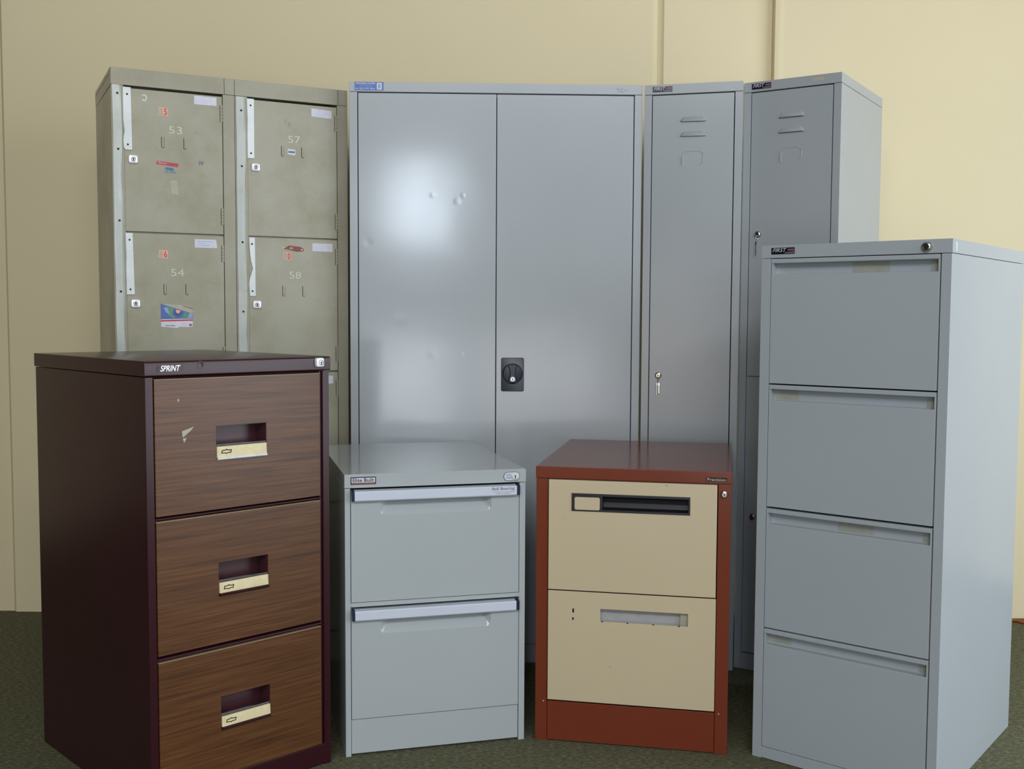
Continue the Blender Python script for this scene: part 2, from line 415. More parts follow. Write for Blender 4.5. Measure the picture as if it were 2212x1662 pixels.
            if tag:
                b = MB(w); cx = ox+tag[2]; cz = zt+tag[3]
                b.prism([(cx-14, cz-11), (cx+13, cz-13), (cx+13.5, cz+10.5), (cx-12, cz+12.5)], 1.3, 2, 'pink')
                b.prism([(cx-12.5, cz-9), (cx, cz-11), (cx, cz+10), (cx-10.5, cz+11)], 1.2, 1.4, 'pale')
                b.text(tag[0], cx-9.5, cx-1.5, cz-9, cz+9, 1.1, 'pinkd'); b.text(tag[1], cx+2.5, cx+11, cz-10, cz+9, 1.1, 'red')
                b.build('number_sticker', dr, smooth=False, label='faded pink sticker with red number '+tag[0]+tag[1])
    # loose marks and stickers, each on its own door
    doors = [o for o in r.children if o.name.split('.')[0] == 'door']
    d53, d54, d57, d58 = doors[0], doors[1], doors[4], doors[5]
    b = MB(w); b.prism([(122, 1548), (184, 1543), (184.5, 1553), (123, 1558)], 1.3, 2, 'redtape')
    b.text('Sanyo', 127, 150, 1549, 1556, 1.1, 'pink', .2, -1.5); b.text('racing', 156, 181, 1547, 1553, 1.1, 'tornred', .2, -1); b.build('red_sticker', d53, smooth=False, label='narrow red sticker')
    b = MB(w); b.prism([(147, 1534), (170, 1532), (171, 1539), (148, 1541)], 1.3, 2, 'blue2'); b.text('ULTRA', 144, 177, 1525, 1532, 1.6, 'blue2', .1, -1.5); b.build('blue_sticker', d53, smooth=False, label='small blue worn sticker')
    b = MB(w); b.prism([(159, 1502), (180, 1503), (184, 1462), (163, 1463)], 1.3, 2, 'pale')
    for q in range(6): b.box(162, 180, 1.2, 1.35, 1496-q*6, 1497-q*6, 'khaki')
    b.build('pale_sticker', d53, smooth=False, label='pale scraped sticker')
    b = MB(w)
    pts = [(91+8*math.cos(R(a)), 1736+10*math.sin(R(a))) for a in range(-150, 141, 24)]; pin = [(91+4.6*math.cos(R(a)), 1736+6.4*math.sin(R(a))) for a in range(140, -151, -24)]
    b.add([(x, 1.7, z) for x, z in pts+pin], [(i, i+1, len(pts)+len(pin)-2-i, len(pts)+len(pin)-1-i) for i in range(len(pts)-1)], 'numpaint'); b.build('chalk_mark', d53, smooth=False)
    b = MB(w); b.text('W', 240, 257, 1552, 1566, 1.75, 'greyink', .2); b.build('pencil_mark', d53, smooth=False)
    b = MB(w); b.prism([(511, 1604), (535, 1602), (535, 1619), (511, 1621)], 1.3, 2, 'white'); b.box(513, 533, 1.2, 1.4, 1609, 1614, 'greyink'); b.build('small_label', d57, smooth=False)
    b = MB(w); b.prism([(503, 1700), (505, 1700), (509, 1712), (507, 1713)], 1.5, 2, 'stain'); b.prism([(514, 1688), (518, 1687), (520, 1700), (517, 1702), (513, 1697)], 1.5, 2, 'stain'); b.build('scratch_mark', d57, smooth=False)
    b = MB(w); b.prism([(490, 1318), (500, 1316), (512, 1325), (548, 1322), (560, 1315), (558, 1308), (538, 1306), (505, 1313), (492, 1315)], 1.3, 2, 'tornred'); b.text('AS', 514, 524, 1314, 1320, 1.1, 'white'); b.dome(553, 1313, [(2.6, 1.4), (2.6, 1.1), (.1, 1.1)], 'white', 8); b.dome(494, 1317, [(2.6, 1.4), (2.6, 1.1), (.1, 1.1)], 'white', 8); b.build('torn_sticker', d58, smooth=False, label='torn dark red sticker')
    b = MB(w)                                   # torn picture sticker
    b.prism([(128, 1096), (220, 1098), (220, 1113), (215, 1113), (128, 1142)], 1.3, 2, 'sblue')
    b.prism([(128, 1074), (175, 1070), (180, 1073), (218, 1073), (220, 1098), (128, 1097)], 1.3, 2, 'white')
    b.prism([(128, 1089), (220, 1092), (220, 1096), (128, 1093.5)], 1.1, 1.4, 'red')
    b.prism([(128, 1141.5), (166, 1139), (185, 1139), (220, 1131), (220, 1114)], 1.5, 2, 'pale')
    b.prism([(191, 1136), (220, 1129), (220, 1126), (192, 1134)], 1.2, 1.6, 'tornred')
    b.prism([(150, 1133.5), (165, 1128), (160, 1112), (170, 1100), (162, 1099), (148, 1110), (145, 1124)], 1.15, 1.4, 'sgreen')
    b.prism([(180, 1099), (205, 1100), (206, 1112), (196, 1118), (190, 1104)], 1.15, 1.4, 'sgreen')
    b.prism([(205, 1100), (219, 1100), (219, 1112), (209, 1115)], 1.1, 1.3, 'spale'); b.prism([(136, 1131), (147, 1131), (150, 1120), (152, 1111), (142, 1117)], 1.1, 1.3, 'spale')
    b.prism([(176+12*math.cos(R(a)), 1118+12*math.sin(R(a))) for a in range(150, 376, 18)], 1.0, 1.3, 'spurple')
    b.prism([(177+6.5*math.cos(R(a)), 1120+6.5*math.sin(R(a))) for a in range(140, 381, 20)], .9, 1.1, 'pink')
    b.text('WRESTLEMAN', 140, 168, 1076, 1079.5, 1.1, 'slot', 0, -1); b.box(209, 216, 1.0, 1.3, 1076, 1082, 'tornred')
    b.build('picture_sticker', d54, smooth=False, label='torn blue and green picture sticker above a red stripe')
    return r

# ------------------------------------------------------------------ double-door cupboard
def build_cupboard():
    w, h, d = 913, 1832, 457
    r = reg(thing('cupboard', 'tall wide grey metal cupboard with two plain doors and a black turn handle', 'cupboard', -.052, 3.387, 2.11, (.998, 1, 1.001)), w)
    carcass(r, w, d, h, 24.5, 24.5, 1801, 'cup', rails=((0, 60, 2),), bev=1.0)
    b = MB(w); b.box(0, w, 0, d, 1802.3, 1832, 'cup'); b.build('top_panel', r, 1.0)
    b = MB(w); b.box(27, 455.8, 1, 20, 62, 1798.6, 'cup_dent')
    b.build('door', r, 1.4, label='plain left door with small dents')
    b = MB(w); b.box(458.2, 886, 1.6, 20, 62, 1798.6, 'cup'); dr = b.build('door', r, 1.4, label='right door carrying the black handle')
    # handle
    b = MB(w); rr = lambda q, y: [(x, y, z) for x, z in rrect(474+q, 546-q, 875+q, 981-q, 5, 4)]
    b.rings([rr(0, 1.7), rr(0, -1.5), rr(1.5, -2.8)], 'plate', True, True)
    b.torus(510, -2.6, 931, 31, 1.6, 'black')
    hd = b.build('handle', dr, label='charcoal handle plate with round turning grip')
    b = MB(w); b.dome(510, 931, [(29, -2.4), (29, -5), (27, -6), (.1, -6)], 'plate', 40)
    def waist(z):
        return 6.8+7.0*min(1, abs(z)/28)**1.8
    P = [(510+waist(z), 931+z) for z in range(-27, 28, 6)]+[(510-waist(z), 931+z) for z in range(27, -28, -6)]
    b.prism(P, -17, -5.5, 'plate')
    for s in (-1, 1):
        b.tube([(510+s*(waist(z)+1.3), -6.2, 931+z) for z in range(-25, 26, 5)], 1.4, 'black', 6)
    b.build('turn_grip', dr, .8)
    b = MB(w); b.dome(510, 914, [(8, -16), (8, -19), (6.8, -20), (.1, -20)], 'chromew', 24); b.dome(510, 915, [(1.8, -19.8), (1.8, -20.4), (.1, -20.4)], 'black', 10); b.box(509.2, 510.8, -20.4, -19.8, 908, 915, 'black'); b.build('lock', dr)
    b = MB(w); b.prism(rrect(17, 106, 1806, 1831, 1, 2), -.7, 0, 'blue')
    b.prism(rrect(85, 101, 1808, 1829, 2.5, 3), -.9, -.7, 'white'); b.box(89, 97, -1, -.9, 1812, 1825, 'spale')
    b.text('ARRONMAR SYSTEMS', 20, 80, 1824, 1829.5, -.9, 'white'); b.text('OFFICE FURNITURE', 32, 70, 1818.5, 1822, -.9, 'spale'); b.text('sales and service', 28, 74, 1814.5, 1817.5, -.9, 'spale')
    b.text('Ph: (02) 9791 8866', 20, 80, 1807.5, 1813, -.9, 'white'); b.build('blue_label', r, smooth=False, label='blue shop label with white print')
    b = MB(w)
    for q in range(9):
        x = 829+random.random()*46; z = 1809+random.random()*14; a = random.random()*5+2
        b.prism([(x, z), (x+a, z-1), (x+a+1, z+.6), (x+1, z+1.2)], -.15, 0, 'greyink')
    b.build('scuff_mark', r, smooth=False)
    return r

def dented():
    m = M['cup'].copy(); m.name = 'dented_cupboard_enamel'; t = m.node_tree; b = t.nodes['Principled BSDF']
    prev = b.inputs['Normal'].links[0].from_socket
    tc = N(t, 'ShaderNodeTexCoord'); acc = None
    for x, z, r in ((-.198, 1.487, .014), (-.104, 1.487, .010), (-.122, 1.468, .016), (-.40, 1.34, .02), (-.198, .99, .02), (-.108, .99, .012), (-.30, 1.10, .03)):
        d = N(t, 'ShaderNodeVectorMath', operation='DISTANCE'); d.inputs[1].default_value = (x, .001, z)
        t.links.new(tc.outputs['Object'], d.inputs[0])
        mr = N(t, 'ShaderNodeMapRange'); mr.interpolation_type = 'SMOOTHSTEP'; mr.inputs['From Max'].default_value = r
        t.links.new(d.outputs['Value'], mr.inputs['Value'])
        if acc is None: acc = mr.outputs['Result']
        else:
            a = N(t, 'ShaderNodeMath', operation='ADD'); t.links.new(acc, a.inputs[0]); t.links.new(mr.outputs['Result'], a.inputs[1]); acc = a.outputs[0]
    bp = N(t, 'ShaderNodeBump', Strength=.13, Distance=.0012); t.links.new(acc, bp.inputs['Height']); t.links.new(prev, bp.inputs['Normal'])
    t.links.new(bp.outputs['Normal'], b.inputs['Normal'])
    return m
M['cup_dent'] = dented()

def louvre(b, x0, x1, xa, xb, z0, z1, y, m):
    n = 8; secs = []
    for i in range(n+1):
        t = i/n; z = z1+(z0-z1)*t; o = -7*math.sin(t*math.pi/2)
        l = xa+(x0-xa)*t; rr = xb+(x1-xb)*t
        secs.append([(l-1, y+.6, z), (l+2.5, y+o*.7-.05, z), (l+6, y+o, z), (rr-6, y+o, z), (rr-2.5, y+o*.7-.05, z), (rr+1, y+.6, z)])
    b.rings(secs, m, False, False)
    b.box(x0+3, x1-3, y-5.4, y+.8, z0+.2, z0+1.2, 'slot')

def locker_door(b, y=1):
    for z0, z1 in ((1716, 1731), (1671, 1686)): louvre(b, 111, 191, 120, 182, z0, z1, y, 'locker')
    # pressed card frame
    P = [(119, 1580), (119, 1615), (129, 1625), (173, 1625), (183, 1615), (183, 1592), (175, 1583)]
    b.tube([(x, y-.1, z) for x, z in P[1:]], 1.5, 'locker', 6)
    b.box(118.5, 121, y-3.5, y+.3, 1582, 1611, 'locker')

def key_set(px, py, yaw, w, x, z, single, label):
    r = bpy.data.objects.new('key_set', None); COL.objects.link(r); r.location = (px, py, 0); r.rotation_euler = (0, 0, R(yaw))
    r['label'] = label; r['category'] = 'keys'; r['group'] = 'keys hanging from the tall lockers'
    b = MB(w); b.torus(x, -9.5, z-13, 8, .7, 'chrome', 'x'); b.build('ring', r)
    for i, dx in enumerate((-3, 5) if not single else (-3,)):
        b = MB(w); zz = z-20
        b.dome(x+dx*.8, zz-8, [(.1, -9), (5.5, -9), (5.5, -10.6), (.1, -10.6)], 'brass' if i == 0 else 'chrome', 16, .35)
        b.box(x+dx*.8-.8, x+dx*.8+.8, -11.5, -8, zz-(44 if i == 0 else 36), zz-12, 'brass' if i == 0 else 'chrome')
        b.build('key', r)
    return r

def build_locker(px, py, yaw, d, split, label):
    w, h = 300, 1832
    r = reg(thing('locker', label, 'locker', px, py, yaw), w)
    rails = [(0, 52, 2)]
    if split: rails.append((922, 936, 8))
    carcass(r, w, d, h, 23, 23, 1801, 'locker', rails=rails, bev=.9)
    b = MB(w); b.box(0, w, 0, d, 1802.3, h, 'locker'); b.build('top_panel', r, .9)
    if split:
        b = MB(w); b.box(25.5, 274.3, 1, 18, 931, 1798.6, 'locker'); locker_door(b); d1 = b.build('door', r, .8, label='upper door with two vents')
        b = MB(w); b.box(24.5, 275, 1, 18, 55, 927.5, 'locker'); d2 = b.build('door', r, .8, label='plain lower door')
        lk = [(53, 1368, d1), (53, 490, d2)]
    else:
        b = MB(w); b.box(25.5, 274.3, 1, 18, 55, 1798.6, 'locker'); locker_door(b); d1 = b.build('door', r, .8)
        lk = [(54, 929, d1)]
    for x, z, dr in lk:
        root_w[dr.name] = w; lock_round(dr, x, z, 10, 'brass', 1, prot=9)
    logo_first(r, w, 25, 86, 1809, 1826, 0)
    if split:
        b = MB(w); b.prism(rrect(212, 248, 1814, 1824, 1, 2), -.3, 0, 'tape'); b.build('tape_strip', r, smooth=False)
    return r

# ------------------------------------------------------------------ maroon three-drawer filing cabinet
def bowtie(b, x, z, s, y, m):
    P = [(-13, -4), (-3, -4), (0, -6), (3, -4), (12, -4), (14, 4), (4, 4), (0, 6), (-4, 4), (-11, 4)]
    Q = [(-10.4, -1.9), (-3.4, -1.9), (0, -3.2), (3.4, -1.9), (10.4, -1.9), (11.2, 1.9), (4.4, 1.9), (0, 3.2), (-4.4, 1.9), (-9, 1.9)]
    n = len(P)
    b.add([(x+a*s, y, z+c*s) for a, c in P]+[(x+a*s, y, z+c*s) for a, c in Q], [(i, (i+1) % n, n+(i+1) % n, n+i) for i in range(n)], m)

def build_maroon():
    w, h, d = 471, 1019, 620
    r = reg(thing('filing_cabinet', 'maroon three-drawer filing cabinet with wood-grain drawer fronts', 'filing cabinet', -.616, 2.454, 43.97, (.996, 1, .995)), w)
    b = MB(w); T = 10
    b.box(0, 18, 0, d, 0, 984, 'maroon'); b.box(453, w, 0, d, 0, 984, 'maroon')
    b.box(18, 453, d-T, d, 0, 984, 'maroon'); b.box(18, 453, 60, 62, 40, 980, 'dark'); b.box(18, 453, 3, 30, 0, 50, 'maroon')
    b.box(445.5, 453, 6, 40, 50, 984, 'maroon')
    for z0, z1 in ((669.5, 674.5), (356, 362.5)): b.xprism([(30, z0), (30, z1), (1, z1), (-1.5, z1-1.2), (-1.5, z0+1.6), (3, z0)], 18, 446, 'maroon')
    b.xprism([(30, 980), (30, 985), (6, 985), (2, 983), (2, 981)], 18, 446, 'maroon')
    b.build('body', r, 1.6)
    b = MB(w)
    b.xprism([(-4, 987), (-4, 1014), (-2.5, 1017.5), (1, 1019), (d+2, 1019), (d+2, 985.5), (1, 985.5), (-2, 985.5)], -3, w+3, 'maroon')
    b.build('top_panel', r, 1.6)
    for k, (z1, z0) in enumerate(((979, 678), (666.5, 368), (353, 55))):
        hz = (868, 555, 242)[k]; x0, x1 = ((166, 295), (168, 296), (170, 298))[k]
        b = MB(w); b.plate(20.5, 443.5, z0, z1, [rect(x0, x1, hz-75, hz)], -1, 17, 'wood', 'maroon_dark')
        b.box(20.5, 443.5, -1.4, 14, z1-1.4, z1+.2, 'wood_edge')
        m = ('upper', 'middle', 'lower')[k]
        dr = b.build('drawer', r, .5, label=m+' wood-grain drawer front')
        b = MB(w)                                 # finger recess
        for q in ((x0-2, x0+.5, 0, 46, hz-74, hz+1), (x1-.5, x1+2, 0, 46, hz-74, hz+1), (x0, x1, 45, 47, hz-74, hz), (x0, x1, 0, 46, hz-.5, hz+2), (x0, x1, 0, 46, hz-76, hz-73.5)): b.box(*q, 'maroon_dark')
        b.build('finger_recess', dr)
        b = MB(w)                                 # label holder and pull edge
        b.xprism([(3, hz-47), (-3, hz-47), (-4, hz-71), (3, hz-71)], x0+1, x1-1, 'creamp')
        b.xprism([(-3.6, hz-47), (-4, hz-49), (-4.6, hz-68), (-4.2, hz-68)], x0+6, x1-6, 'creamp')
        b.xprism([(8, hz-42.6), (1, hz-42.6), (0, hz-44), (8, hz-44)], x0+1, x1-1, 'chrome')
        b.xprism([(8, hz-44), (1.5, hz-44), (1.5, hz-47), (8, hz-47)], x0+1, x1-1, 'black')
        bowtie(b, x0+23, hz-59, 1.0, -4.9, 'slot')
        b.build('label_holder', dr, .3, label='cream label holder with a small emblem outline')
        b = MB(w)
        b.xprism([(6, hz-71), (-4.4, hz-71), (-7, hz-73), (-6.5, hz-76.5), (-2, hz-79), (0, hz-79), (0, hz-75)], x0+1.5, x1-.5, 'chromew' if k == 0 else 'maroon')
        b.build('pull_edge', dr, .4)
        if k == 0:
            for P in ([(83, 862), (112, 871), (104, 862), (85, 848)], [(85, 846), (94, 846), (88, 836)], [(73, 933), (78, 934), (76, 926)]):
                b = MB(w); b.prism(P, -1.6, -1, 'tape'); b.build('torn_tape', dr, smooth=False, label='torn scrap of pale tape')
    b = MB(w)
    b.prism([(25, 994), (27, 1009), (29, 1009), (27, 994)], -4.8, -3.9, 'black')
    b.prism([(28, 994), (86, 994), (88, 1011), (30, 1011)], -4.4, -3.9, 'maroon')
    b.text('SPRINT', 33, 77, 996, 1009, -5.0, 'chromew', .25)
    b.build('badge', r, smooth=False, label='chrome slanted lettering badge')
    b = MB(w); b.dome(128, 1008, [(9, -3.8), (8.6, -4.15), (7.6, -4.3), (7, -4.15), (.1, -4.15)], 'maroon', 24); b.build('round_plug', r)
    b = MB(w); lx, lz = 440, 1005; sq = lambda q, y: [(x, y, z) for x, z in rrect(lx-q, lx+q, lz-q*.95, lz+q*.95, q*.4, 4)]
    b.rings([sq(12, -3.5), sq(12, -8), sq(10.5, -11), sq(9, -11.5)], 'chromew', True, True); b.torus(lx+1.5, -11.6, lz, 6, .8, 'greyink'); b.dome(lx+2, lz, [(2.3, -11), (2.3, -12.2), (.1, -12.2)], 'black', 10); b.box(lx+1.2, lx+2.8, -12.2, -11, lz-5, lz, 'black'); b.build('lock', r, label='square bright lock')
    for z in (713, 426):
        b = MB(w); b.rings([[(w+y_, 14+rr*math.cos(2*math.pi*i/14), z+rr*math.sin(2*math.pi*i/14)) for i in range(14)] for rr, y_ in ((4.5, -.5), (4.5, 1.5), (3, 3), (.1, 3.4))], 'chrome', True, True); b.build('screw', r)
    b = MB(w); b.box(18, 453, -.5, 12, 4, 53.5, 'maroon'); b.build('plinth', r, .8)
    return r

# ------------------------------------------------------------------ light grey two-drawer
def build_two():
    w, h, d = 468, 722, 620
    r = reg(thing('filing_cabinet', 'light grey two-drawer filing cabinet with full-width handle bars', 'filing cabinet', -.189, 2.706, 15.24, (.998, 1, .996)), w)
    b = MB(w)
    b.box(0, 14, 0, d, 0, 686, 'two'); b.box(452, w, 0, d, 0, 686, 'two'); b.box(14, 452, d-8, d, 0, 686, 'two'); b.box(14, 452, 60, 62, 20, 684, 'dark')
    b.box(14, 452, 0, 26, 384.5, 395.5, 'two')
    b.build('body', r, 1.0)
    b = MB(w); b.box(-1, w+1, -2, d+1, 687.3, 722, 'two'); b.build('top_panel', r, 1.5)
    b = MB(w); b.box(15, 451, 3, 20, 6, 94, 'two'); b.build('plinth', r, .8)
    for k, (z0, z1) in enumerate(((397, 682), (96.5, 379))):
        s = 303*k
        hole = rrect(88, 377, z1-66, z1-10, 14, 5)
        b = MB(w); b.plate(15.5, 450.5, z0, z1, [hole], 0, 16, 'two')
        mk = lambda q, y, dz=0: [(x, y, z) for x, z in rrect(88+q, 377-q, z1-66+q+dz, z1-10-q*.2, max(2, 14-q*.6), 5)]
        b.rings([mk(0, 0), mk(2, 1.2, .5), mk(10, 10, 4), mk(17, 18, 9), mk(21, 21.5, 12), mk(24, 22.5, 14)], 'two', False, True)
        dr = b.build('drawer', r, .8)
        zc, zb = z1-.5, z1-27
        b = MB(w)
        b.xprism([(2, zc), (-14, zc-1), (-16, zc-4), (-16, zb+3), (-13.5, zb), (-11, zb), (-12, zb+4), (-10, zc-6), (2, zc-6)], 23, 441, 'barg')
        b.build('handle_bar', dr, .7, label='pale full-width handle bar')
        for x0, x1 in ((16, 23), (441, 449.5)):
            b = MB(w); b.xprism([(6, zc+1), (-12, zc), (-15.5, zc-3), (-15, zb+1), (-10, zb-.5), (-4, zc-14), (6, zc-12)], x0, x1, 'navy'); b.build('end_cap', dr, .6, label='dark end cap')
        if k == 0:
            b = MB(w); b.prism(rect(373, 436, zb+4, zb+25), -16.6, -16, 'white')
            b.text('Ball Bearing', 375, 434, zb+13.5, zb+23, -16.8, 'greyink', .0); b.text('heavy duty extension slides', 376, 433, zb+9, zb+12, -16.8, 'greyink'); b.text('fully assembled', 386, 422, zb+5.2, zb+8, -16.8, 'greyink')
            b.build('printed_label', dr, smooth=False, label='white label printed Ball Bearing')
    b = MB(w); b.prism(rrect(15, 78, 696, 715, 1, 2), -2.8, -2, 'logok'); b.prism(rect(17.2, 75.8, 700.6, 712.8), -3, -2.8, 'white')
    b.prism(rect(17.2, 75.8, 697.8, 699.0), -3, -2.8, 'orange'); b.prism(rect(17.2, 75.8, 699.8, 700.6), -3, -2.8, 'tornred'); b.text('Elite Built', 20, 73, 702, 712, -3.2, 'logok')
    b.build('badge', r, smooth=False, label='white badge reading Elite Built over an orange stripe')
    b = MB(w); b.prism(rrect(409, 451, 692.5, 714.5, 10.9, 7), -4, -2, 'barg'); 
    P = rrect(409, 451, 692.5, 714.5, 10.9, 7); b.tube([(x, -3.4, z) for x, z in P+[P[0]]], .9, 'greyink', 6)
    b.text('LOCK', 415, 428, 705, 709, -4.2, 'greyink'); b.text('PUSH', 415, 428, 698, 702, -4.2, 'greyink')
    b.dome(438, 703.5, [(9, -3.5), (9, -5), (8, -8), (6.5, -9), (.1, -9)], 'chromew', 28); b.dome(438, 705, [(2, -8.8), (2, -9.5), (.1, -9.5)], 'black', 10); b.box(437, 439, -9.5, -8.8, 698, 705, 'black')
    b.build('lock', r, label='oval lock escutcheon with chrome barrel')
    return r

# ------------------------------------------------------------------ rust red and cream two-drawer
def build_rust():
    w, h, d = 496, 729, 622
    r = reg(thing('filing_cabinet', 'rust red two-drawer filing cabinet with cream fronts, lower handle missing', 'filing cabinet', .308, 2.719, -11.30, (1, 1, .996)), w)
    b = MB(w)
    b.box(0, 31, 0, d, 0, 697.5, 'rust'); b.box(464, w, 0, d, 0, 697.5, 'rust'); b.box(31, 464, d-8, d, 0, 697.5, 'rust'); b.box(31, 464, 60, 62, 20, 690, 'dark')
    b.box(31, 464, 6, 30, 700-6, 697.5, 'rust')
    b.build('body', r, 1.2)
    b = MB(w); b.box(-1.5, w+1.5, -2, d+1, 698.3, 729, 'rust'); b.build('top_panel', r, 1.6)
    b = MB(w); b.box(32, 463, 1, 20, 3, 107, 'rust'); b.build('plinth', r, .8)
    for x in (22, 474):
        b = MB(w); b.dome(x, 106, [(2, .5), (2, -.8), (.1, -1)], 'tape', 10); b.build('rivet', r)
    b = MB(w); b.plate(33, 461.5, 406.5, 695.5, [rect(168, 392, 618, 659)], -3, 16, 'cream', 'black'); dr = b.build('drawer', r, .9, label='upper cream drawer with black handle')
    b = MB(w)
    hole = [rect(172, 391, 621, 655)]
    b.plate(93, 395, 615.5, 662, hole, -5.5, -3, 'black')
    b.xprism([(-4, 655), (10, 655), (22, 648), (24, 636), (18, 624), (-4, 621), (-3, 619), (20, 622), (27, 636), (24, 652), (12, 658), (-4, 658)], 172, 391, 'black')
    b.box(170, 173, -5, 26, 620, 657, 'black'); b.box(390, 393, -5, 26, 620, 657, 'black')
    b.build('handle', dr, .8, label='black recessed handle')
    b = MB(w); b.prism(rrect(101, 166, 619.5, 652.5, 4, 4), -6.3, -5.5, 'cream'); b.build('label_card', dr, .3, label='blank cream label card')
    holes = [rect(170, 393, 328, 361), rect(97, 101, 347, 358), [(97, 326), (101, 331), (101, 334), (96, 334)]]
    b = MB(w); b.plate(33, 462.5, 112, 403.5, holes, -3, 2, 'cream')
    for x in (175, 240, 306, 371): b.box(x-3, x+3, -3.05, 1, 325.5, 328.2, 'slot')
    d2 = b.build('drawer', r, .9, label='lower cream drawer with an empty handle opening')
    b = MB(w); b.box(160, 404, 22, 24, 320, 368, 'inner'); b.box(374, 395, 10, 12, 320, 368, 'tape'); b.box(160, 404, 2, 24, 318, 320, 'inner'); b.box(160, 404, 2, 24, 368, 370, 'inner'); b.box(158, 160, 2, 24, 318, 370, 'inner'); b.box(404, 406, 2, 24, 318, 370, 'inner')
    b.box(90, 108, 10, 12, 318, 365, 'black'); b.build('opening_liner', d2, label='bare metal seen through the handle opening')
    for P in ([(331, 690), (337, 691), (336, 689)], [(73, 594), (78, 595), (77, 594)]):
        b = MB(w); b.prism(P, -3.3, -3, 'slot'); b.build('chip_mark', dr, smooth=False)
    b = MB(w); b.prism([(193, 212), (198, 213), (200, 204), (196, 207)], -3.3, -3, 'tape'); b.build('chip_mark', d2, smooth=False)
    lock_round(r, 479, 672, 9.5, 'brass', 0, prot=8)
    b = MB(w); b.prism(rect(433, 485, 704, 714.5), -2.6, -2, 'slot'); b.text('Precision', 436, 482, 705.5, 713, -2.8, 'pale'); b.build('badge', r, smooth=False, label='thin dark badge lettered Precision')
    return r

# ------------------------------------------------------------------ pale grey four-drawer
def build_four():
    w, h, d = 457, 1296, 625
    r = reg(thing('filing_cabinet', 'tall pale grey four-drawer filing cabinet angled in at the right of the row', 'filing cabinet', .793, 2.528, -38.73, (.996, 1, .9954)), w)
    b = MB(w)
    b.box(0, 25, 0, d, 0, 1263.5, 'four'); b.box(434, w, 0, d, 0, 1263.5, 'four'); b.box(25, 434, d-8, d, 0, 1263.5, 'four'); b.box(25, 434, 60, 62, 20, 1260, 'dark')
    b.box(25, 434, 0, 22, 2, 31, 'four')
    b.build('body', r, 1.1)
    b = MB(w); b.box(0, w+.8, -.6, d, 1264.6, h, 'four'); b.box(w+.6, w+1.4, 26, 30, 1268, 1290, 'chromew'); b.build('top_panel', r, 1.4)
    Z = [(1262.5, 955.5), (952, 647), (641.5, 339.5), (335.5, 32.5)]
    tp = [[(224, 313)], [(34, 96)], [(204, 292)], [(34, 90)]]
    for k, (z1, z0) in enumerate(Z):
        b = MB(w); zl = z1-11; zr = z1-39
        b.xprism([(-1, z0), (-1, zr-.8), (.2, zr), (18, zr), (21, zr+3), (21, zl-3), (20, zl), (0, zl), (-1.6, zl+.8), (-1.6, z1-.6), (-1.6, z1-.6), (-.6, z1), (24, z1), (24, z0)], 26.8, 431.6, 'four')
        for x0, x1 in ((26.8, 31.5), (427.5, 431.6)): b.box(x0, x1, -.4, 22, zr-1, zl+1, 'four')
        dr = b.build('drawer', r, .7)
        for x0, x1 in tp[k]+[(405, 427)]:
            b = MB(w); b.box(x0, x1, 20.2, 20.9, zr+.5, zl-1, 'tape2'); b.build('label_strip', dr, label='beige strip inside the pull recess')
    logo_first(r, w, 26, 87, 1273.5, 1289.5, -.6)
    lock_round(r, 402, 1279, 11, 'brass', -.6, prot=9)
    return r

build_khaki(); build_cupboard()
build_locker(.554, 3.361, -14.49, 457, False, 'narrow grey single-door locker beside the wide cupboard, slight turn')
build_locker(.836, 3.278, -32.95, 462, True, 'narrow grey two-door locker, right end of the back row')
key_set(.554, 3.361, -14.49, 300, 54, 929, False, 'two small keys hanging at waist height from the locker beside the cupboard')
key_set(.836, 3.278, -32.95, 300, 53, 1368, True, 'small bright key hanging above the tall four-drawer cabinet')
build_maroon(); build_two(); build_rust(); build_four()

# ------------------------------------------------------------------ room
def struct(b, name, bevel=0):
    o = b.build(name, None, bevel, unit=1.0); o['kind'] = 'structure'; return o
YB = 3.957; XL, XR, YF, HC = -6.5, 3.4, -3.4, 4.6
prof = [(XL-.1, YB+.012), (-1.862, YB+.012), (-1.850, YB), (.503, YB), (.506, YB+.002), (.515, YB+.011), (.521, YB+.012), (.530, YB+.008), (.540, YB+.004), (.543, YB),
        (.914, YB), (.923, YB+.003), (.934, YB+.004), (.9355, YB-.024), (.938, YB-.028), (.946, YB-.029), (.958, YB-.030), (.964, YB-.027), (.973, YB-.026), (XR+.2, YB-.026)]
b = MB(0); n = len(prof)
vs = [(x, y, z) for z in (0, HC) for x, y in prof]+[(x, YB+.2, z) for z in (0, HC) for x, y in prof]
fs = []
for i in range(n-1):
    fs += [(i, i+1, n+i+1, n+i), (2*n+i, 3*n+i, 3*n+i+1, 2*n+i+1), (n+i, n+i+1, 3*n+i+1, 3*n+i), (i, 2*n+i, 2*n+i+1, i+1)]
fs += [(0, n, 3*n, 2*n), (n-1, 3*n-1, 4*n-1, 2*n-1)]
b.add(vs, fs, 'wall'); struct(b, 'wall_back')
b = MB(0); b.box(XL-.2, XR+.2, YF-.2, YB+.2, -.1, 0, 'carpet'); struct(b, 'floor')
b = MB(0); b.box(XL-.2, XR+.2, YF-.2, YB+.2, HC, HC+.1, 'ceil'); struct(b, 'ceiling')
b = MB(0); b.box(XL-.1, XL, YF, YB+.012, 0, HC, 'wall3'); struct(b, 'wall_left')
def wall_open_x(name, x0, x1, ya, yb, ops):
    b = MB(0); y = ya
    for (p, q, z0, z1) in ops:
        b.box(x0, x1, y, p, 0, HC, 'wall2')
        if z0 > 0: b.box(x0, x1, p, q, 0, z0, 'wall2')
        b.box(x0, x1, p, q, z1, HC, 'wall2'); y = q
    b.box(x0, x1, y, yb, 0, HC, 'wall2'); struct(b, name)
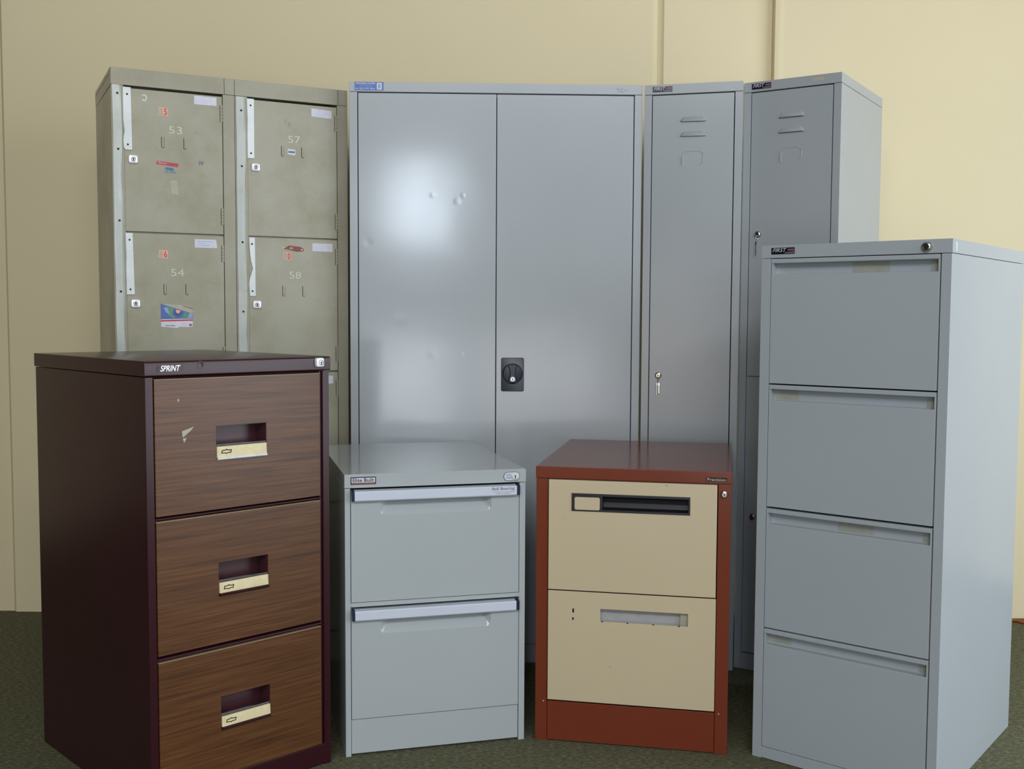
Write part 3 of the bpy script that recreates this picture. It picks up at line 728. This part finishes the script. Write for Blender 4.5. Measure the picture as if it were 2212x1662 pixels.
def wall_open_y(name, y0, y1, xa, xb, ops):
    b = MB(0); x = xa
    for (p, q, z0, z1) in ops:
        b.box(x, p, y0, y1, 0, HC, 'wall2')
        if z0 > 0: b.box(p, q, y0, y1, 0, z0, 'wall2')
        b.box(p, q, y0, y1, z1, HC, 'wall2'); x = q
    b.box(x, xb, y0, y1, 0, HC, 'wall2'); struct(b, name)
W1 = (.4, 3.0, .1, 2.8); W4 = (-1.9, .1, 1.25, 2.8)
wall_open_x('wall_right', XR, XR+.12, YF, YB-.026, [W4, W1])
D1 = (-.9, 1.5, .0, 2.62)
W2 = (-2.3, 2.6, 3.7, 4.5); W3 = (-2.9, -1.5, .1, 1.5)
def win_x(name, x, ya, yb, z0, z1, ny, bars):
    b = MB(0); t = .05
    b.box(x, x+t, ya, ya+t, z0, z1, 'frame'); b.box(x, x+t, yb-t, yb, z0, z1, 'frame'); b.box(x, x+t, ya, yb, z0, z0+t, 'frame'); b.box(x, x+t, ya, yb, z1-t, z1, 'frame')
    for i in range(1, ny): y = ya+(yb-ya)*i/ny; b.box(x, x+t, y-.02, y+.02, z0, z1, 'frame')
    for z in bars: b.box(x, x+t, ya, yb, z-.02, z+.02, 'frame')
    o = struct(b, name)
b = MB(0); a, c = YF-.12, YF
b.box(XL, W3[0], a, c, 0, W2[2], 'wall2'); b.box(W3[1], D1[0], a, c, 0, W2[2], 'wall2'); b.box(W3[0], W3[1], a, c, W3[3], W2[2], 'wall2'); b.box(W3[0], W3[1], a, c, 0, W3[2], 'wall2'); b.box(D1[1], XR+.12, a, c, 0, W2[2], 'wall2'); b.box(D1[0], D1[1], a, c, D1[3], W2[2], 'wall2')
b.box(XL, W2[0], a, c, W2[2], HC, 'wall2'); b.box(W2[1], XR+.12, a, c, W2[2], HC, 'wall2'); b.box(W2[0], W2[1], a, c, W2[3], HC, 'wall2')
struct(b, 'wall_front')
b = MB(0)
for z in (W2[2], W2[3]-.05): b.box(W2[0], W2[1], YF-.09, YF-.04, z, z+.05, 'frame')
for i in range(7):
    x = W2[0]+(W2[1]-.05-W2[0])*i/6; b.box(x, x+.05, YF-.09, YF-.04, W2[2], W2[3], 'frame')
struct(b, 'added_high_window')  # frame of an unseen high window, added to carry extra light
b = MB(0)
for z in (W3[2], W3[3]-.05): b.box(W3[0], W3[1], YF-.09, YF-.04, z, z+.05, 'frame')
for x in (W3[0], W3[1]-.05): b.box(x, x+.05, YF-.09, YF-.04, W3[2], W3[3], 'frame')
struct(b, 'window_3')
win_x('window_1', XR+.03, *W1, 2, (1.0,)); win_x('window_4', XR+.03, *W4, 2, ())
b = MB(0); x0, x1, z0, z1 = D1; t = .06
b.box(x0, x0+t, YF-.08, YF-.03, 0, z1, 'frame'); b.box(x1-t, x1, YF-.08, YF-.03, 0, z1, 'frame'); b.box(x0, x1, YF-.08, YF-.03, z1-t, z1, 'frame')
b.box(x0, x1, YF-.08, YF-.03, .95, 1.45, 'frame'); b.box(-.05, x1, YF-.08, YF-.03, 1.45, z1, 'frame'); b.box(x0, x1, YF-.08, YF-.03, 0, .1, 'frame')
o = struct(b, 'door_1')

# orange cord on the carpet behind the four-drawer cabinet
b = MB(0)
ctrl = [(1.72, 3.915), (1.80, 3.905), (1.845, 3.885), (1.875, 3.855), (1.93, 3.825), (2.05, 3.80), (2.2, 3.82), (2.4, 3.80)]
pts = []
for i in range(len(ctrl)-1):
    p0, p1, p2, p3 = [Vector((*ctrl[max(0, min(len(ctrl)-1, i+k))], .0065)) for k in (-1, 0, 1, 2)]
    for s in range(6):
        t = s/6; pts.append(tuple(.5*((2*p1)+(p2-p0)*t+(2*p0-5*p1+4*p2-p3)*t*t+(3*p1-p0-3*p2+p3)*t**3)))
b.tube(pts, .0062, 'cord'); o = b.build('power_cord', None, unit=1.0)
o['label'] = 'orange cord lying on the carpet by the wall at far right'; o['category'] = 'cord'

# ------------------------------------------------------------------ light
def area(name, loc, rot, sx, sy, power, col, spread=180):
    l = bpy.data.lights.new(name, 'AREA'); l.shape = 'RECTANGLE'; l.size = sx; l.size_y = sy; l.energy = power; l.color = col; l.spread = R(spread)
    o = bpy.data.objects.new(name, l); o.location = loc; o.rotation_euler = rot; COL.objects.link(o); return o
def win_light(name, W, side, power, col):
    a, c, z0, z1 = W
    if side == 'x': return area(name, (XR+.14, (a+c)/2, (z0+z1)/2), (0, R(90), 0), z1-z0, c-a, power, col)
    return area(name, ((a+c)/2, YF-.14, (z0+z1)/2), (R(90), 0, 0), c-a, z1-z0, power, col)
win_light('daylight_shopfront', W1, 'x', 67, (.86, .93, 1.0))
win_light('daylight_side', W4, 'x', 36, (.88, .94, 1.0))
win_light('added_high_fill', W2, 'y', 190, (.95, .97, 1.0))  # added light at the invented high window, lifts upper wall and fronts
win_light('daylight_door_top', (-.66, -.12, 1.78, 2.52), 'y', 22, (.76, .87, 1.0))
win_light('daylight_door_low', (-.86, -.1, .1, .93), 'y', 13, (.86, .92, 1.0))
win_light('added_door_fill', (.2, 1.45, .1, .93), 'y', 10, (.95, .96, 1.0))  # added fill in the widened door, brightens the lower right cupboard
win_light('daylight_warm', W3, 'y', 12, (1.0, .84, .70))
wd = bpy.data.worlds.new('World'); S.world = wd; wd.use_nodes = True
bg = wd.node_tree.nodes['Background']; bg.inputs['Color'].default_value = (.75, .86, 1, 1); bg.inputs['Strength'].default_value = .3

# ------------------------------------------------------------------ camera
cd = bpy.data.cameras.new('camera'); cam = bpy.data.objects.new('camera', cd); COL.objects.link(cam)
cd.sensor_width = 36; cd.lens = 2321.29/2212*36; cd.clip_start = .05
cam.location = (0, 0, 1.1159)
pitch, roll = R(-3.6898), R(.2765)
fw = Vector((0, math.cos(pitch), math.sin(pitch))); r0 = Vector((1, 0, 0)); u0 = r0.cross(fw)
rr = r0*math.cos(roll)+u0*math.sin(roll); uu = -r0*math.sin(roll)+u0*math.cos(roll)
mt = Matrix((rr, uu, -fw)).transposed().to_4x4(); mt.translation = cam.location; cam.matrix_world = mt
S.camera = cam
S.view_settings.view_transform = 'Standard'; S.view_settings.look = 'None'; S.view_settings.gamma = 1; S.view_settings.use_curve_mapping = False
S.view_settings.exposure = 0.48
